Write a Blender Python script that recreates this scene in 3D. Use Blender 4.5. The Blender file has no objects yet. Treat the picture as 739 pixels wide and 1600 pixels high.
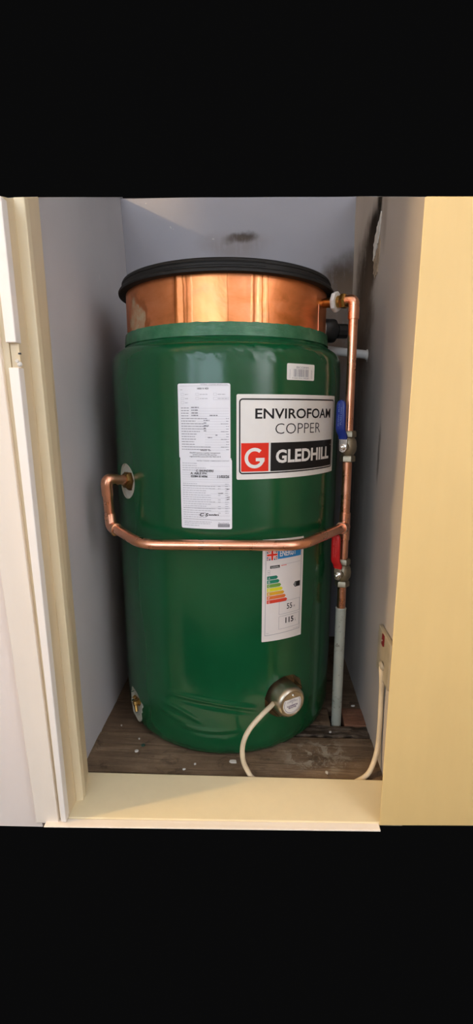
import bpy, math, random
from mathutils import Vector, Matrix, noise

random.seed(7)
S = bpy.context.scene
COL = S.collection
PI = math.pi

# ------------------------------------------------------------------ camera, world, lights, exposure
cam_d = bpy.data.cameras.new('camera')
cam_d.sensor_width = 36.0
cam_d.lens = 740.0 / 1600.0 * 36.0
cam_d.clip_start = 0.02
cam = bpy.data.objects.new('camera', cam_d)
COL.objects.link(cam)
cam.location = (.073, -.993, .64)
cam.rotation_euler = (math.radians(90 - 12.2), 0, math.radians(3.1))
S.camera = cam

w = bpy.data.worlds.new('world')
S.world = w
w.use_nodes = True
bg = w.node_tree.nodes['Background']
bg.inputs[0].default_value = (.0031, .0031, .0032, 1)
bg.inputs[1].default_value = 1.0

S.view_settings.view_transform = 'Standard'
S.view_settings.look = 'None'
S.view_settings.gamma = 1
S.view_settings.use_curve_mapping = False
S.view_settings.exposure = 0.0


def area(name, loc, target, sx, sy, power, color):
    l = bpy.data.lights.new(name, 'AREA')
    l.shape = 'RECTANGLE'
    l.size, l.size_y = sx, sy
    l.energy = power
    l.color = color
    o = bpy.data.objects.new(name, l)
    COL.objects.link(o)
    o.location = loc
    o.rotation_euler = (Vector(target) - Vector(loc)).to_track_quat('-Z', 'Y').to_euler()
    return o


# daylight through the two panes of the landing window behind the photographer
area('window_daylight', (-.62, -3.12, 1.30), (-.62, 0, 1.30), 1.30, 1.50, 30, (.74, .86, 1.0))
area('window_daylight', (-1.62, -3.12, 1.30), (-1.62, 0, 1.30), .45, 1.50, 11, (.72, .85, 1.0))
# added fill lamp, its light bounced off the landing wall on the right
area('added_bounce_fill', (.62, -1.75, 1.25), (1.3, -1.75, 1.55), .5, 1.2, 50, (.86, .92, 1.0))
# warm wall lamp at the left end of the landing
lp = bpy.data.lights.new('wall_lamp', 'POINT')
lp.energy = 96
lp.color = (1.0, .66, .30)
lp.shadow_soft_size = .035
lo = bpy.data.objects.new('wall_lamp', lp)
COL.objects.link(lo)
lo.location = (-1.65, -.866, 1.35)


# ------------------------------------------------------------------ mesh helpers
class MB:
    def __init__(s):
        s.v, s.f = [], []

    def add(s, vs, fs):
        b = len(s.v)
        s.v += [tuple(p) for p in vs]
        s.f += [tuple(i + b for i in f) for f in fs]
        return s

    def box(s, lo, hi):
        (a, b, c), (d, e, f) = lo, hi
        return s.add([(a, b, c), (d, b, c), (d, e, c), (a, e, c), (a, b, f), (d, b, f), (d, e, f), (a, e, f)],
                     [(3, 2, 1, 0), (4, 5, 6, 7), (0, 1, 5, 4), (1, 2, 6, 5), (2, 3, 7, 6), (3, 0, 4, 7)])

    def hexa(s, b4, t4):          # prism between two 4-corner outlines (counter-clockwise from above)
        return s.add(list(b4) + list(t4), [(3, 2, 1, 0), (4, 5, 6, 7), (0, 1, 5, 4), (1, 2, 6, 5), (2, 3, 7, 6), (3, 0, 4, 7)])

    def lathe(s, prof, n=48, M=None, rot=0.0):   # profile of (r, z), bottom to top
        M = M or Matrix.Identity(4)
        rings, vs, fs = [], [], []
        for r, z in prof:
            if r < 1e-7:
                rings.append([len(vs)])
                vs.append(M @ Vector((0, 0, z)))
            else:
                rings.append(list(range(len(vs), len(vs) + n)))
                for i in range(n):
                    a = 2 * PI * i / n + rot
                    vs.append(M @ Vector((r * math.cos(a), r * math.sin(a), z)))
        for A, B in zip(rings, rings[1:]):
            for i in range(n):
                j = (i + 1) % n
                if len(A) == 1 and len(B) == 1:
                    continue
                if len(A) == 1:
                    fs.append((A[0], B[j], B[i]))
                elif len(B) == 1:
                    fs.append((A[i], A[j], B[0]))
                else:
                    fs.append((A[i], A[j], B[j], B[i]))
        return s.add(vs, fs)

    def tube(s, path, r, n=20, caps=True):
        P = [Vector(p) for p in path]
        T = []
        for i in range(len(P)):
            a = P[max(i - 1, 0)]
            b = P[min(i + 1, len(P) - 1)]
            T.append((b - a).normalized())
        up = Vector((0, 0, 1)) if abs(T[0].z) < .9 else Vector((1, 0, 0))
        nrm = (up - T[0] * up.dot(T[0])).normalized()
        vs, fs = [], []
        for i, p in enumerate(P):
            nrm = (nrm - T[i] * nrm.dot(T[i])).normalized()
            bi = T[i].cross(nrm)
            rr = r(i / (len(P) - 1)) if callable(r) else r
            for k in range(n):
                a = 2 * PI * k / n
                vs.append(p + nrm * math.cos(a) * rr + bi * math.sin(a) * rr)
        for i in range(len(P) - 1):
            for k in range(n):
                j = (k + 1) % n
                fs.append((i * n + k, i * n + j, (i + 1) * n + j, (i + 1) * n + k))
        if caps:
            fs.append(tuple(range(n))[::-1])
            e = (len(P) - 1) * n
            fs.append(tuple(e + k for k in range(n)))
        return s.add(vs, fs)


def obj(name, mb, mat, parent=None, smooth=35, loc=None, bevel=0):
    me = bpy.data.meshes.new(name)
    base = Vector(loc) if loc else Vector((0, 0, 0))
    if parent is not None:
        p = parent
        while p is not None:
            base = base + p.location
            p = p.parent
        if loc:
            base -= Vector(loc)
    me.from_pydata([Vector(v) - base for v in mb.v], [], mb.f)
    me.update()
    if smooth:
        me.shade_smooth()
        me.set_sharp_from_angle(angle=math.radians(smooth))
    o = bpy.data.objects.new(name, me)
    COL.objects.link(o)
    for m in (mat if isinstance(mat, (list, tuple)) else [mat]):
        me.materials.append(m)
    if parent is not None:
        o.parent = parent
    elif loc:
        o.location = loc
    if bevel:
        b = o.modifiers.new('bevel', 'BEVEL')
        b.width = bevel
        b.segments = 2
        b.limit_method = 'ANGLE'
    return o


def tag(o, label=None, cat=None, group=None, kind=None):
    if label: o['label'] = label
    if cat: o['category'] = cat
    if group: o['group'] = group
    if kind: o['kind'] = kind
    return o


def empty(name, loc=(0, 0, 0)):
    o = bpy.data.objects.new(name, None)
    o.empty_display_size = .02
    COL.objects.link(o)
    o.location = loc
    return o


def along(p, d):                  # matrix putting local +Z along d at p
    return Matrix.Translation(Vector(p)) @ Vector(d).normalized().to_track_quat('Z', 'Y').to_matrix().to_4x4()


def fillet(pts, rad, seg=10):
    P = [Vector(p) for p in pts]
    out = [P[0]]
    for i in range(1, len(P) - 1):
        a, b, c = P[i - 1], P[i], P[i + 1]
        u, v = (a - b).normalized(), (c - b).normalized()
        ang = u.angle(v)
        d = min(rad / math.tan(ang / 2), .48 * (a - b).length, .48 * (c - b).length)
        p0, p2 = b + u * d, b + v * d
        for k in range(seg + 1):
            t = k / seg
            out.append(p0 * (1 - t) ** 2 + b * 2 * t * (1 - t) + p2 * t * t)
    out.append(P[-1])
    return out


def spline(pts, seg=10):          # Catmull-Rom
    P = [Vector(p) for p in pts]
    P = [P[0] * 2 - P[1]] + P + [P[-1] * 2 - P[-2]]
    out = []
    for i in range(1, len(P) - 2):
        a, b, c, d = P[i - 1:i + 3]
        for k in range(seg):
            t = k / seg
            out.append(.5 * ((2 * b) + (c - a) * t + (2 * a - 5 * b + 4 * c - d) * t * t + (3 * b - a - 3 * c + d) * t ** 3))
    out.append(P[-2])
    return out


# ------------------------------------------------------------------ material helpers
class NT:
    def __init__(s, name):
        s.m = bpy.data.materials.new(name)
        s.m.use_nodes = True
        s.t = s.m.node_tree
        s.b = s.t.nodes['Principled BSDF']
        s.co = s.t.nodes.new('ShaderNodeTexCoord').outputs['Object']

    def link(s, a, b):
        s.t.links.new(a, b)

    def _in(s, sock, v):
        if isinstance(v, bpy.types.NodeSocket):
            s.link(v, sock)
        else:
            sock.default_value = v

    def map(s, scale=(1, 1, 1), loc=(0, 0, 0), rot=(0, 0, 0), src=None):
        n = s.t.nodes.new('ShaderNodeMapping')
        s.link(src or s.co, n.inputs[0])
        n.inputs['Location'].default_value = loc
        n.inputs['Rotation'].default_value = rot
        n.inputs['Scale'].default_value = scale
        return n.outputs[0]

    def noise(s, scale=5, detail=4, rough=.55, vec=None, dist=0):
        n = s.t.nodes.new('ShaderNodeTexNoise')
        s.link(vec or s.co, n.inputs['Vector'])
        n.inputs['Scale'].default_value = scale
        n.inputs['Detail'].default_value = detail
        n.inputs['Roughness'].default_value = rough
        n.inputs['Distortion'].default_value = dist
        return n.outputs[0]

    def ramp(s, fac, stops, interp='LINEAR'):
        n = s.t.nodes.new('ShaderNodeValToRGB')
        n.color_ramp.interpolation = interp
        e = n.color_ramp.elements
        while len(e) < len(stops):
            e.new(.5)
        for q, (p, c) in zip(e, stops):
            q.position = p
            q.color = (c, c, c, 1) if isinstance(c, (int, float)) else (*c, 1)
        s.link(fac, n.inputs[0])
        return n.outputs[0]

    def math(s, op, a, b=0.0, c=None, clamp=False):
        n = s.t.nodes.new('ShaderNodeMath')
        n.operation = op
        n.use_clamp = clamp
        s._in(n.inputs[0], a)
        s._in(n.inputs[1], b)
        if c is not None:
            s._in(n.inputs[2], c)
        return n.outputs[0]

    def mix(s, fac, a, b):
        n = s.t.nodes.new('ShaderNodeMix')
        n.data_type = 'RGBA'
        s._in(n.inputs[0], fac)
        for sock, v in ((n.inputs[6], a), (n.inputs[7], b)):
            if isinstance(v, bpy.types.NodeSocket):
                s.link(v, sock)
            else:
                sock.default_value = (*v, 1)
        return n.outputs[2]

    def blob(s, c, sc, soft=.5, wob=0.0, nscale=30):   # 1 inside an ellipsoid of radii sc about c, fading out
        src = s.co
        if wob:
            n = s.t.nodes.new('ShaderNodeTexNoise')
            s.link(s.co, n.inputs['Vector'])
            n.inputs['Scale'].default_value = nscale
            n.inputs['Detail'].default_value = 4
            a = s.t.nodes.new('ShaderNodeVectorMath')
            a.operation = 'SUBTRACT'
            s.link(n.outputs[1], a.inputs[0])
            a.inputs[1].default_value = (.5, .5, .5)
            b = s.t.nodes.new('ShaderNodeVectorMath')
            b.operation = 'SCALE'
            s.link(a.outputs[0], b.inputs[0])
            b.inputs['Scale'].default_value = wob
            d = s.t.nodes.new('ShaderNodeVectorMath')
            d.operation = 'ADD'
            s.link(s.co, d.inputs[0])
            s.link(b.outputs[0], d.inputs[1])
            src = d.outputs[0]
        v = s.map(scale=(1 / sc[0], 1 / sc[1], 1 / sc[2]), loc=(-c[0] / sc[0], -c[1] / sc[1], -c[2] / sc[2]), src=src)
        l = s.t.nodes.new('ShaderNodeVectorMath')
        l.operation = 'LENGTH'
        s.link(v, l.inputs[0])
        r = s.t.nodes.new('ShaderNodeMapRange')
        r.interpolation_type = 'SMOOTHSTEP'
        s.link(l.outputs['Value'], r.inputs[0])
        r.inputs[1].default_value = 1 - soft
        r.inputs[2].default_value = 1 + soft
        r.inputs[3].default_value = 1
        r.inputs[4].default_value = 0
        return r.outputs[0]

    def bump(s, h, strength=.2, dist=.002, prev=None):
        n = s.t.nodes.new('ShaderNodeBump')
        n.inputs['Strength'].default_value = strength
        n.inputs['Distance'].default_value = dist
        s.link(h, n.inputs['Height'])
        if prev is not None:
            s.link(prev, n.inputs['Normal'])
        s.link(n.outputs[0], s.b.inputs['Normal'])
        return n.outputs[0]

    def set(s, color=None, rough=None, metal=None, coat=None, spec=None):
        if color is not None:
            s._in(s.b.inputs['Base Color'], color if isinstance(color, bpy.types.NodeSocket) else (*color, 1))
        if rough is not None: s._in(s.b.inputs['Roughness'], rough)
        if metal is not None: s._in(s.b.inputs['Metallic'], metal)
        if coat is not None: s._in(s.b.inputs['Coat Weight'], coat)
        if spec is not None: s._in(s.b.inputs['Specular IOR Level'], spec)
        return s.m


def plain(name, c, rough=.5, metal=0.0, var=.06, nscale=25, bump=.0, spec=None):
    n = NT(name)
    f = n.noise(nscale, 4)
    lo, hi = tuple(x * (1 - var) for x in c), tuple(min(1, x * (1 + var)) for x in c)
    if bump:
        n.bump(n.noise(nscale * 6, 3), bump, .001)
    return n.set(n.ramp(f, [(.35, lo), (.65, hi)]), rough, metal, spec=spec)


def paint(name, c, rough=.4):     # brushed oil paint on joinery
    n = NT(name)
    v = n.map(scale=(34, 34, 5))
    f = n.noise(1.5, 5, vec=v)
    g = n.noise(7, 3)
    chip = n.ramp(n.noise(38, 5, .7), [(.70, 0.0), (.74, 1.0)])
    k = n.ramp(n.math('ADD', n.math('MULTIPLY', f, .5), n.math('MULTIPLY', g, .5)), [(.35, tuple(x * .97 for x in c)), (.65, tuple(min(1, x * 1.02) for x in c))])
    k = n.mix(n.math('MULTIPLY', chip, .10), k, tuple(x * .72 for x in c))
    n.bump(f, .12, .001)
    return n.set(k, rough)


M = {}
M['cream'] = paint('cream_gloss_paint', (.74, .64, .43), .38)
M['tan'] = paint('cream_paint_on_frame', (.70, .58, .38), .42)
M['white_paint'] = paint('off_white_paint', (.85, .765, .66), .45)
M['strip_paint'] = paint('white_strip_paint', (.88, .83, .77), .40)
M['door'] = paint('warm_cream_paint', (.75, .545, .235), .5)
M['sill'] = paint('cream_sill_paint', (.80, .69, .45), .36)
M['pinkish'] = plain('pale_hall_paint', (.86, .75, .67), .6, var=.02, nscale=4)

# green film
n = NT('green_wrapped_film')
f = n.noise(6, 3)
g = n.noise(45, 4, .6)
col = n.ramp(f, [(.35, (.0042, .066, .023)), (.65, (.0055, .078, .027))])
n.bump(n.math('ADD', n.math('MULTIPLY', f, .7), n.math('MULTIPLY', g, .08)), .10, .01)
M['green'] = n.set(col, n.ramp(g, [(.3, .15), (.7, .21)]), 0, spec=.5)
n = NT('green_clear_tape')
v = n.map(scale=(40, 40, 120))
f = n.noise(1.3, 5, .7, vec=v, dist=.6)
n.bump(f, .5, .003)
M['tape'] = n.set(n.ramp(n.noise(30, 4), [(.35, (.022, .125, .055)), (.7, (.055, .185, .095))]), .24, 0)

# weathered copper band, with reflection stripes painted in
n = NT('aged_copper_sheet')
big = n.noise(9, 4, .6, dist=.8)
diag = n.noise(1, 5, .65, vec=n.map(scale=(14, 14, 40), rot=(.5, .5, 0)), dist=.5)
col = n.ramp(n.math('ADD', n.math('MULTIPLY', big, .55), n.math('MULTIPLY', diag, .45)),
             [(.32, (.62, .22, .065)), (.50, (.87, .310, .118)), (.66, (.93, .385, .19))])
pat = n.blob((-.150, -.122, .792), (.024, .034, .034), .10, .05, 45)
ring = n.blob((-.150, -.126, .794), (.034, .040, .046), .20, .05, 45)
col = n.mix(n.math('MULTIPLY', ring, .55), col, (.42, .13, .035))
col = n.mix(n.math('MULTIPLY', pat, n.ramp(n.noise(55, 5, .7), [(.35, .35), (.6, .95)])), col, (.62, .52, .36))
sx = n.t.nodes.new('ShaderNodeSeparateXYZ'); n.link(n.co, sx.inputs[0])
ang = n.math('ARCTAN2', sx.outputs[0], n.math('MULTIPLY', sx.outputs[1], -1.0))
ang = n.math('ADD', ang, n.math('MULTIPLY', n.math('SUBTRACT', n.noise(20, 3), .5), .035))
for a0, wd, k in ((-20.9, 1.25, .80), (-17.0, .55, .85), (-15.2, .5, .45), (17.4, .9, .75), (21.6, .45, .9), (4.6, .35, .5), (24.6, .4, .5)):  # dark reflections of the landing, painted into the copper as stripes
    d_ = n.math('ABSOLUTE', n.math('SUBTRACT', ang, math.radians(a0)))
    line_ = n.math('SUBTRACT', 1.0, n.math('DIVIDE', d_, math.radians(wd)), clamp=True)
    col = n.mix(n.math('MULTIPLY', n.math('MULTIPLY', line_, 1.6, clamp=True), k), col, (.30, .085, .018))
for a0, wd, k in ((-12.5, .5, .5), (19.6, 1.1, .6), (23.2, .7, .4)):  # bright reflection edges painted beside the dark stripes
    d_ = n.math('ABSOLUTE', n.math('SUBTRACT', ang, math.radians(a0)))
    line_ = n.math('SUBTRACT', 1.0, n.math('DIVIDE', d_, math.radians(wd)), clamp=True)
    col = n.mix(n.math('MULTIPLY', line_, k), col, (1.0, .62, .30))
n.bump(n.math('ADD', n.math('MULTIPLY', big, 1.0), n.math('MULTIPLY', diag, .12)), .12, .012)
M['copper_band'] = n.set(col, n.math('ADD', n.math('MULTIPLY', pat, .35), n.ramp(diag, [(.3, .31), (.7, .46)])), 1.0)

n = NT('copper_pipe_metal')
f = n.noise(14, 4, .5)
col = n.ramp(f, [(.25, (.74, .34, .20)), (.5, (.85, .43, .28)), (.75, (.94, .53, .37))])
M['copper'] = n.set(col, n.ramp(n.noise(60, 3), [(.3, .24), (.7, .38)]), 1.0)
M['solder'] = plain('solder_ring', (.62, .48, .36), .35, 1.0)
M['brass'] = plain('aged_brass', (.48, .29, .09), .34, 1.0, .2, 60)
M['dark_brass'] = plain('tarnished_brass', (.20, .12, .04), .45, 1.0, .2, 60)
M['nickel'] = plain('dull_nickel_plate', (.34, .30, .22), .5, 1.0, .12, 70)
M['steel'] = plain('bright_lever_steel', (.72, .70, .66), .24, 1.0)
M['cap_metal'] = plain('satin_cap_steel', (.50, .46, .37), .34, 1.0, .10, 30)
M['black'] = plain('black_plastic', (.010, .010, .010), .42, var=.2)
M['lid'] = plain('black_moulded_lid', (.008, .0075, .007), .58, var=.15, bump=.08, spec=.3)
M['white_plastic'] = plain('white_plastic', (.72, .70, .66), .4)
M['grey_plastic'] = plain('white_overflow_plastic', (.62, .62, .60), .45)
M['foam'] = plain('pale_foam', (.56, .54, .45), .85, var=.12, nscale=60, bump=.5)
M['foam_brown'] = plain('brown_insulation_foam', (.24, .16, .07), .9, var=.3, nscale=60, bump=.6)
M['blue'] = plain('blue_vinyl_grip', (.010, .030, .22), .38)
M['blue_print'] = plain('pale_blue_lettering', (.12, .20, .45), .5)
M['red'] = plain('red_vinyl_grip', (.55, .012, .014), .36)
M['red_print'] = plain('pale_red_lettering', (.72, .10, .09), .5)
M['flex'] = plain('cream_flex', (.66, .56, .40), .5, var=.12)
M['switch'] = plain('beige_switch_plate', (.40, .35, .26), .5, var=.12)
M['rocker'] = plain('dark_red_rocker', (.16, .008, .010), .35)
M['paper'] = plain('white_paper', (.80, .80, .84), .5, var=.02)
M['sticker'] = plain('white_sticker', (.78, .76, .72), .42, var=.02)
M['sticker_warm'] = plain('white_energy_sticker', (.74, .69, .66), .42, var=.02)
M['ink'] = plain('black_ink', (.010, .009, .009), .55, spec=.25)
M['grey_ink'] = plain('grey_ink', (.26, .26, .29), .6)
M['faint_ink'] = plain('faint_grey_ink', (.47, .47, .51), .6)
M['purple_ink'] = plain('purple_ink', (.10, .05, .14), .5)
M['red_ink'] = plain('red_print', (.74, .030, .012), .55, spec=.2)
M['blue_ink'] = plain('blue_print', (.010, .20, .48), .45)
M['navy'] = plain('navy_print', (.02, .03, .10), .45)
M['flake'] = plain('white_paint_flakes', (.62, .60, .55), .7)
M['hall'] = plain('hall_paint', (.62, .60, .60), .8, var=.02)
M['hall_floor'] = plain('hall_carpet', (.16, .12, .09), .9)

# cupboard walls
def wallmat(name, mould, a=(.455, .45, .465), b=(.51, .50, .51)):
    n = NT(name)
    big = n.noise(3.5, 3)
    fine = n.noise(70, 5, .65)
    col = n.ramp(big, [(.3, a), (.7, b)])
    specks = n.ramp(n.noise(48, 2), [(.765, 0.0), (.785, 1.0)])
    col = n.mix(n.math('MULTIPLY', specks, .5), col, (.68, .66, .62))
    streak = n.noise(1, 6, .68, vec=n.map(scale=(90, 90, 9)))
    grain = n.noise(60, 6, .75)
    for c, sc, a, k, wob in mould:  # mould spots and plain brown patches alike
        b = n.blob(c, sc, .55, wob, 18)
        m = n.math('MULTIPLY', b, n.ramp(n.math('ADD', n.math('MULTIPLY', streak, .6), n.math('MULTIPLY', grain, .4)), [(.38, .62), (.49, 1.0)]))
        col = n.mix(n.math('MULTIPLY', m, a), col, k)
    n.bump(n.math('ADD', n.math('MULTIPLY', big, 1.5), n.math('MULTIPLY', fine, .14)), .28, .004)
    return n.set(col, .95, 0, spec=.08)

DK, BR = (.017, .013, .009), (.15, .11, .08)
M['wall_left'] = wallmat('left_wall_paint', [])
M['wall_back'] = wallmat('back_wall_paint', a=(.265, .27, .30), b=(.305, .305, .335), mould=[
    ((.02, .285, 1.052), (.034, .05, .014), .85, DK, .06), ((.00, .285, 1.035), (.075, .05, .03), .35, BR, .05),
    ((.265, .285, .945), (.045, .05, .060), .95, DK, .06), ((.275, .285, .86), (.07, .05, .12), .8, BR, .06), ((.25, .285, .55), (.09, .05, .35), .45, BR, .06)])  # the last one is a tall brown patch, low near the right corner
M['wall_right'] = wallmat('right_wall_paint', [
    ((.294, .03, 1.03), (.05, .022, .07), 1.0, DK, .04), ((.294, .075, .985), (.05, .035, .05), 1.0, DK, .04),
    ((.294, .140, .925), (.05, .085, .080), 1.0, DK, .10), ((.294, .135, .82), (.05, .075, .12), .9, DK, .10), ((.294, .085, .955), (.05, .040, .06), 1.0, DK, .07),
    ((.294, .09, .80), (.05, .06, .16), .6, BR, .05), ((.294, .20, .55), (.05, .12, .40), .75, BR, .06),  # brown patches, the second tall and low towards the back corner
    ((.294, -.02, .985), (.05, .02, .05), .35, BR, .04), ((.294, -.075, .56), (.02, .008, .05), .6, DK, .02)], (.44, .40, .365), (.49, .45, .415))

# floorboards
def woodmat(name, a, b, smear=0.0):
    n = NT(name)
    gr = n.noise(1, 8, .68, vec=n.map(scale=(5, 70, 70)), dist=.7)
    big = n.noise(11, 5, .65)
    col = n.ramp(n.math('ADD', n.math('MULTIPLY', gr, .55), n.math('MULTIPLY', big, .45)), [(.30, tuple(x * .45 for x in a)), (.50, a), (.68, b)])
    dust = n.ramp(n.noise(85, 5, .75), [(.62, 0.0), (.75, 1.0)])
    col = n.mix(n.math('MULTIPLY', dust, .35), col, (.34, .29, .22))
    if smear:
        bl = n.blob((.185, -.205, 0), (.055, .035, .05), .6, .05, 35)
        mk = n.math('MULTIPLY', bl, n.ramp(n.noise(38, 7, .75, dist=.8), [(.50, 0.0), (.56, 1.0)]))
        col = n.mix(n.math('MULTIPLY', mk, smear), col, (.40, .35, .27))
    grime = n.ramp(n.noise(16, 6, .7, dist=1.2), [(.36, 1.0), (.47, 0.0)])
    col = n.mix(n.math('MULTIPLY', grime, .75), col, tuple(x * .32 for x in a))
    n.bump(n.math('ADD', gr, n.math('MULTIPLY', big, .6)), .7, .005)
    return n.set(col, .62, 0, spec=.35)

M['board'] = woodmat('grimy_floorboard', (.17, .115, .072), (.31, .22, .145), 1.0)
M['board_b'] = woodmat('dark_floorboard', (.13, .085, .052), (.23, .155, .10))
M['board_red'] = woodmat('reddish_floorboard', (.24, .11, .065), (.36, .18, .11))
M['board_rot'] = woodmat('rotten_floorboard', (.085, .062, .044), (.36, .28, .20))
n = NT('flaking_painted_pipe')
k = n.ramp(n.noise(80, 5, .7), [(.58, 0.0), (.68, 1.0)])
M['old_pipe'] = n.set(n.mix(k, n.ramp(n.noise(20, 3), [(.3, (.33, .35, .29)), (.7, (.42, .43, .37))]), (.13, .12, .09)), .6)

# ------------------------------------------------------------------ room shell
def structure(name, mb, mat, label, cat, **kw):
    o = obj(name, mb, mat, **kw)
    return tag(o, label, cat, kind='structure')

def grid_quad(mb, p00, p10, p01, p11, nu, nv, amp=0.0, nrm=(0, 0, 0), sc=6.0, edge_amp=0.0):
    p00, p10, p01, p11, nrm = map(Vector, (p00, p10, p01, p11, nrm))
    vs, fs = [], []
    for j in range(nv + 1):
        for i in range(nu + 1):
            u, v = i / nu, j / nv
            p = p00 * (1 - u) * (1 - v) + p10 * u * (1 - v) + p01 * (1 - u) * v + p11 * u * v
            p = p + nrm * amp * noise.noise(p * sc)
            vs.append(p)
    for j in range(nv):
        for i in range(nu):
            a = j * (nu + 1) + i
            fs.append((a, a + 1, a + nu + 2, a + nu + 1))
    mb.add(vs, fs)

def thick_wall(p00, p10, p01, p11, out, nu=30, nv=40, amp=.003):
    out = Vector(out)
    mb = MB()
    grid_quad(mb, p00, p10, p01, p11, nu, nv, amp, out.normalized())
    q = [Vector(p) + out for p in (p00, p10, p01, p11)]
    mb.add([p00, p10, p11, p01, q[0], q[1], q[3], q[2]], [(7, 6, 5, 4), (0, 1, 5, 4), (1, 2, 6, 5), (2, 3, 7, 6), (3, 0, 4, 7)])
    return mb

structure('wall_left', thick_wall((-.249, -.285, -.02), (-.246, .31, -.02), (-.246, -.285, .924), (-.282, .31, 1.158), (-.05, 0, 0)),
          M['wall_left'], 'pale grey plastered cupboard wall close beside the green cylinder, lit bluish', 'wall')
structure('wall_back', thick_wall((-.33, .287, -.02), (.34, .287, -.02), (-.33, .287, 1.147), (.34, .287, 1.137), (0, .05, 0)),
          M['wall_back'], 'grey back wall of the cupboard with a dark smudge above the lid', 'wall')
wr = structure('wall_right', thick_wall((.296, .31, -.02), (.296, -.322, -.02), (.291, .31, 1.147), (.293, -.322, .898), (.014, 0, 0)),
               M['wall_right'], 'grey cupboard wall with black mould and peeling paint beside the pipes', 'wall')

# peeling patch on the mouldy wall
def yz(pts, x, th):
    mb = MB()
    fine = []
    for i, p in enumerate(pts):
        q = pts[(i + 1) % len(pts)]
        for k in range(4):
            t = k / 4
            fine.append((p[0] + (q[0] - p[0]) * t + random.uniform(-.0022, .0022), p[1] + (q[1] - p[1]) * t + random.uniform(-.0022, .0022)))
    pts = fine
    n_ = len(pts)
    cy = sum(p[0] for p in pts) / n_; cz = sum(p[1] for p in pts) / n_
    vs = [(x, cy, cz)] + [(x + .0010 * (i % 2), y, z) for i, (y, z) in enumerate(pts)] + [(x + th, y, z) for y, z in pts]
    fs = [(0, 1 + (i + 1) % n_, 1 + i) for i in range(n_)] + [(1 + i, 1 + (i + 1) % n_, 1 + n_ + (i + 1) % n_, 1 + n_ + i) for i in range(n_)]
    mb.add(vs, fs)
    return mb
obj('peeling_paint', yz([(.012, .996), (.006, 1.003), (.010, .978), (.022, .955), (.046, .936), (.054, .932), (.056, .962), (.036, .985)], .2893, .004), M['flake'], wr, smooth=0)
pl = plain('bare_plaster', (.30, .23, .16), .85, var=.3, nscale=60, bump=.6)
obj('bare_plaster', yz([(.054, .931), (.045, .934), (.022, .952), (.012, .965), (.004, .95), (.008, .925), (.016, .90), (.036, .894), (.050, .908)], .2903, .004), pl, wr, smooth=0)

# joinery on the left: reveal, stop, lining and architrave
def vpiece(name, pts, mat, label, z0=.006, **kw):   # pts: (x_bottom, y, x_top, z_top) counter-clockwise
    mb = MB()
    mb.hexa([(p[0], p[1], z0) for p in pts], [(p[2], p[1], p[3]) for p in pts])
    return structure(name, mb, mat, label, 'door frame', smooth=0, **kw)

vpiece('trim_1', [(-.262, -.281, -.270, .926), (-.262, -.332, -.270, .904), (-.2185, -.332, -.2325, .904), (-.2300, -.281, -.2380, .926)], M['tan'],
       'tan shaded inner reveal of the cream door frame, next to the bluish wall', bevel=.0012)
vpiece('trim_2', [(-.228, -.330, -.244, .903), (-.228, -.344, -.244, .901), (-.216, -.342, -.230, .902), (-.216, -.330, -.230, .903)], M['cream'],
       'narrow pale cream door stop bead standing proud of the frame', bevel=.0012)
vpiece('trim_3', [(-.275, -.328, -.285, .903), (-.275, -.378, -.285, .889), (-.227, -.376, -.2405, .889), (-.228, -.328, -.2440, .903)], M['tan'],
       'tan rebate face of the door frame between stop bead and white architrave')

arch = empty('trim_4', (0, 0, 0))
tag(arch, 'off white moulded architrave with a chipped latch keep at mid height', 'architrave', kind='structure')
def archpiece(name, xb0, xb1, xt0, xt1, y, z0, z1, mat, yb=-.372, bev=.0012):
    zt = .886
    f = lambda a, b, z: a + (b - a) * (z / zt)
    mb = MB()
    mb.hexa([(f(xb0, xt0, z0), yb, z0), (f(xb0, xt0, z0), y, z0), (f(xb1, xt1, z0), y, z0), (f(xb1, xt1, z0), yb, z0)],
            [(f(xb0, xt0, z1), yb, z1), (f(xb0, xt0, z1), y, z1), (f(xb1, xt1, z1), y, z1), (f(xb1, xt1, z1), yb, z1)])
    return obj(name, mb, mat, arch, smooth=0, bevel=bev)
archpiece('board', -.276, -.240, -.305, -.262, -.385, .003, .886, M['white_paint'])
archpiece('groove', -.241, -.235, -.263, -.252, -.379, .008, .886, M['tan'], bev=0)
archpiece('edge_strip', -.2355, -.227, -.2525, -.2375, -.386, .008, .692, M['strip_paint'])
archpiece('edge_strip', -.2355, -.227, -.2525, -.2375, -.386, .722, .886, M['strip_paint'])
keep = archpiece('latch_keep', -.2345, -.227, -.2505, -.2385, -.378, .692, .722, M['tan'], bev=0)
mb = MB()
mb.lathe([(0, -.0012), (.0030, -.0008), (.0034, .0006), (.002, .0022), (0, .0026)], 12, along((-.2352, -.3825, .696), (.2, -1, .1)))
mb.lathe([(0, -.001), (.0022, -.0006), (.0024, .0006), (0, .0018)], 10, along((-.2375, -.384, .700), (0, -1, .3)))
obj('paint_blob', mb, M['flake'], keep)
mb = MB().box((-.2375, -.3795, .7085), (-.2345, -.377, .7105))
obj('screw_hole', mb, M['black'], keep, smooth=0)

mb = MB().hexa([(-.90, -.340, -.034), (-.90, -.374, -.034), (-.272, -.374, -.015), (-.272, -.340, -.015)],
               [(-.90, -.340, .931), (-.90, -.374, .918), (-.300, -.374, .891), (-.300, -.340, .904)])
structure('wall_front', mb, M['pinkish'], 'pale pinkish landing wall outside the architrave', 'wall', smooth=0)

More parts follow.
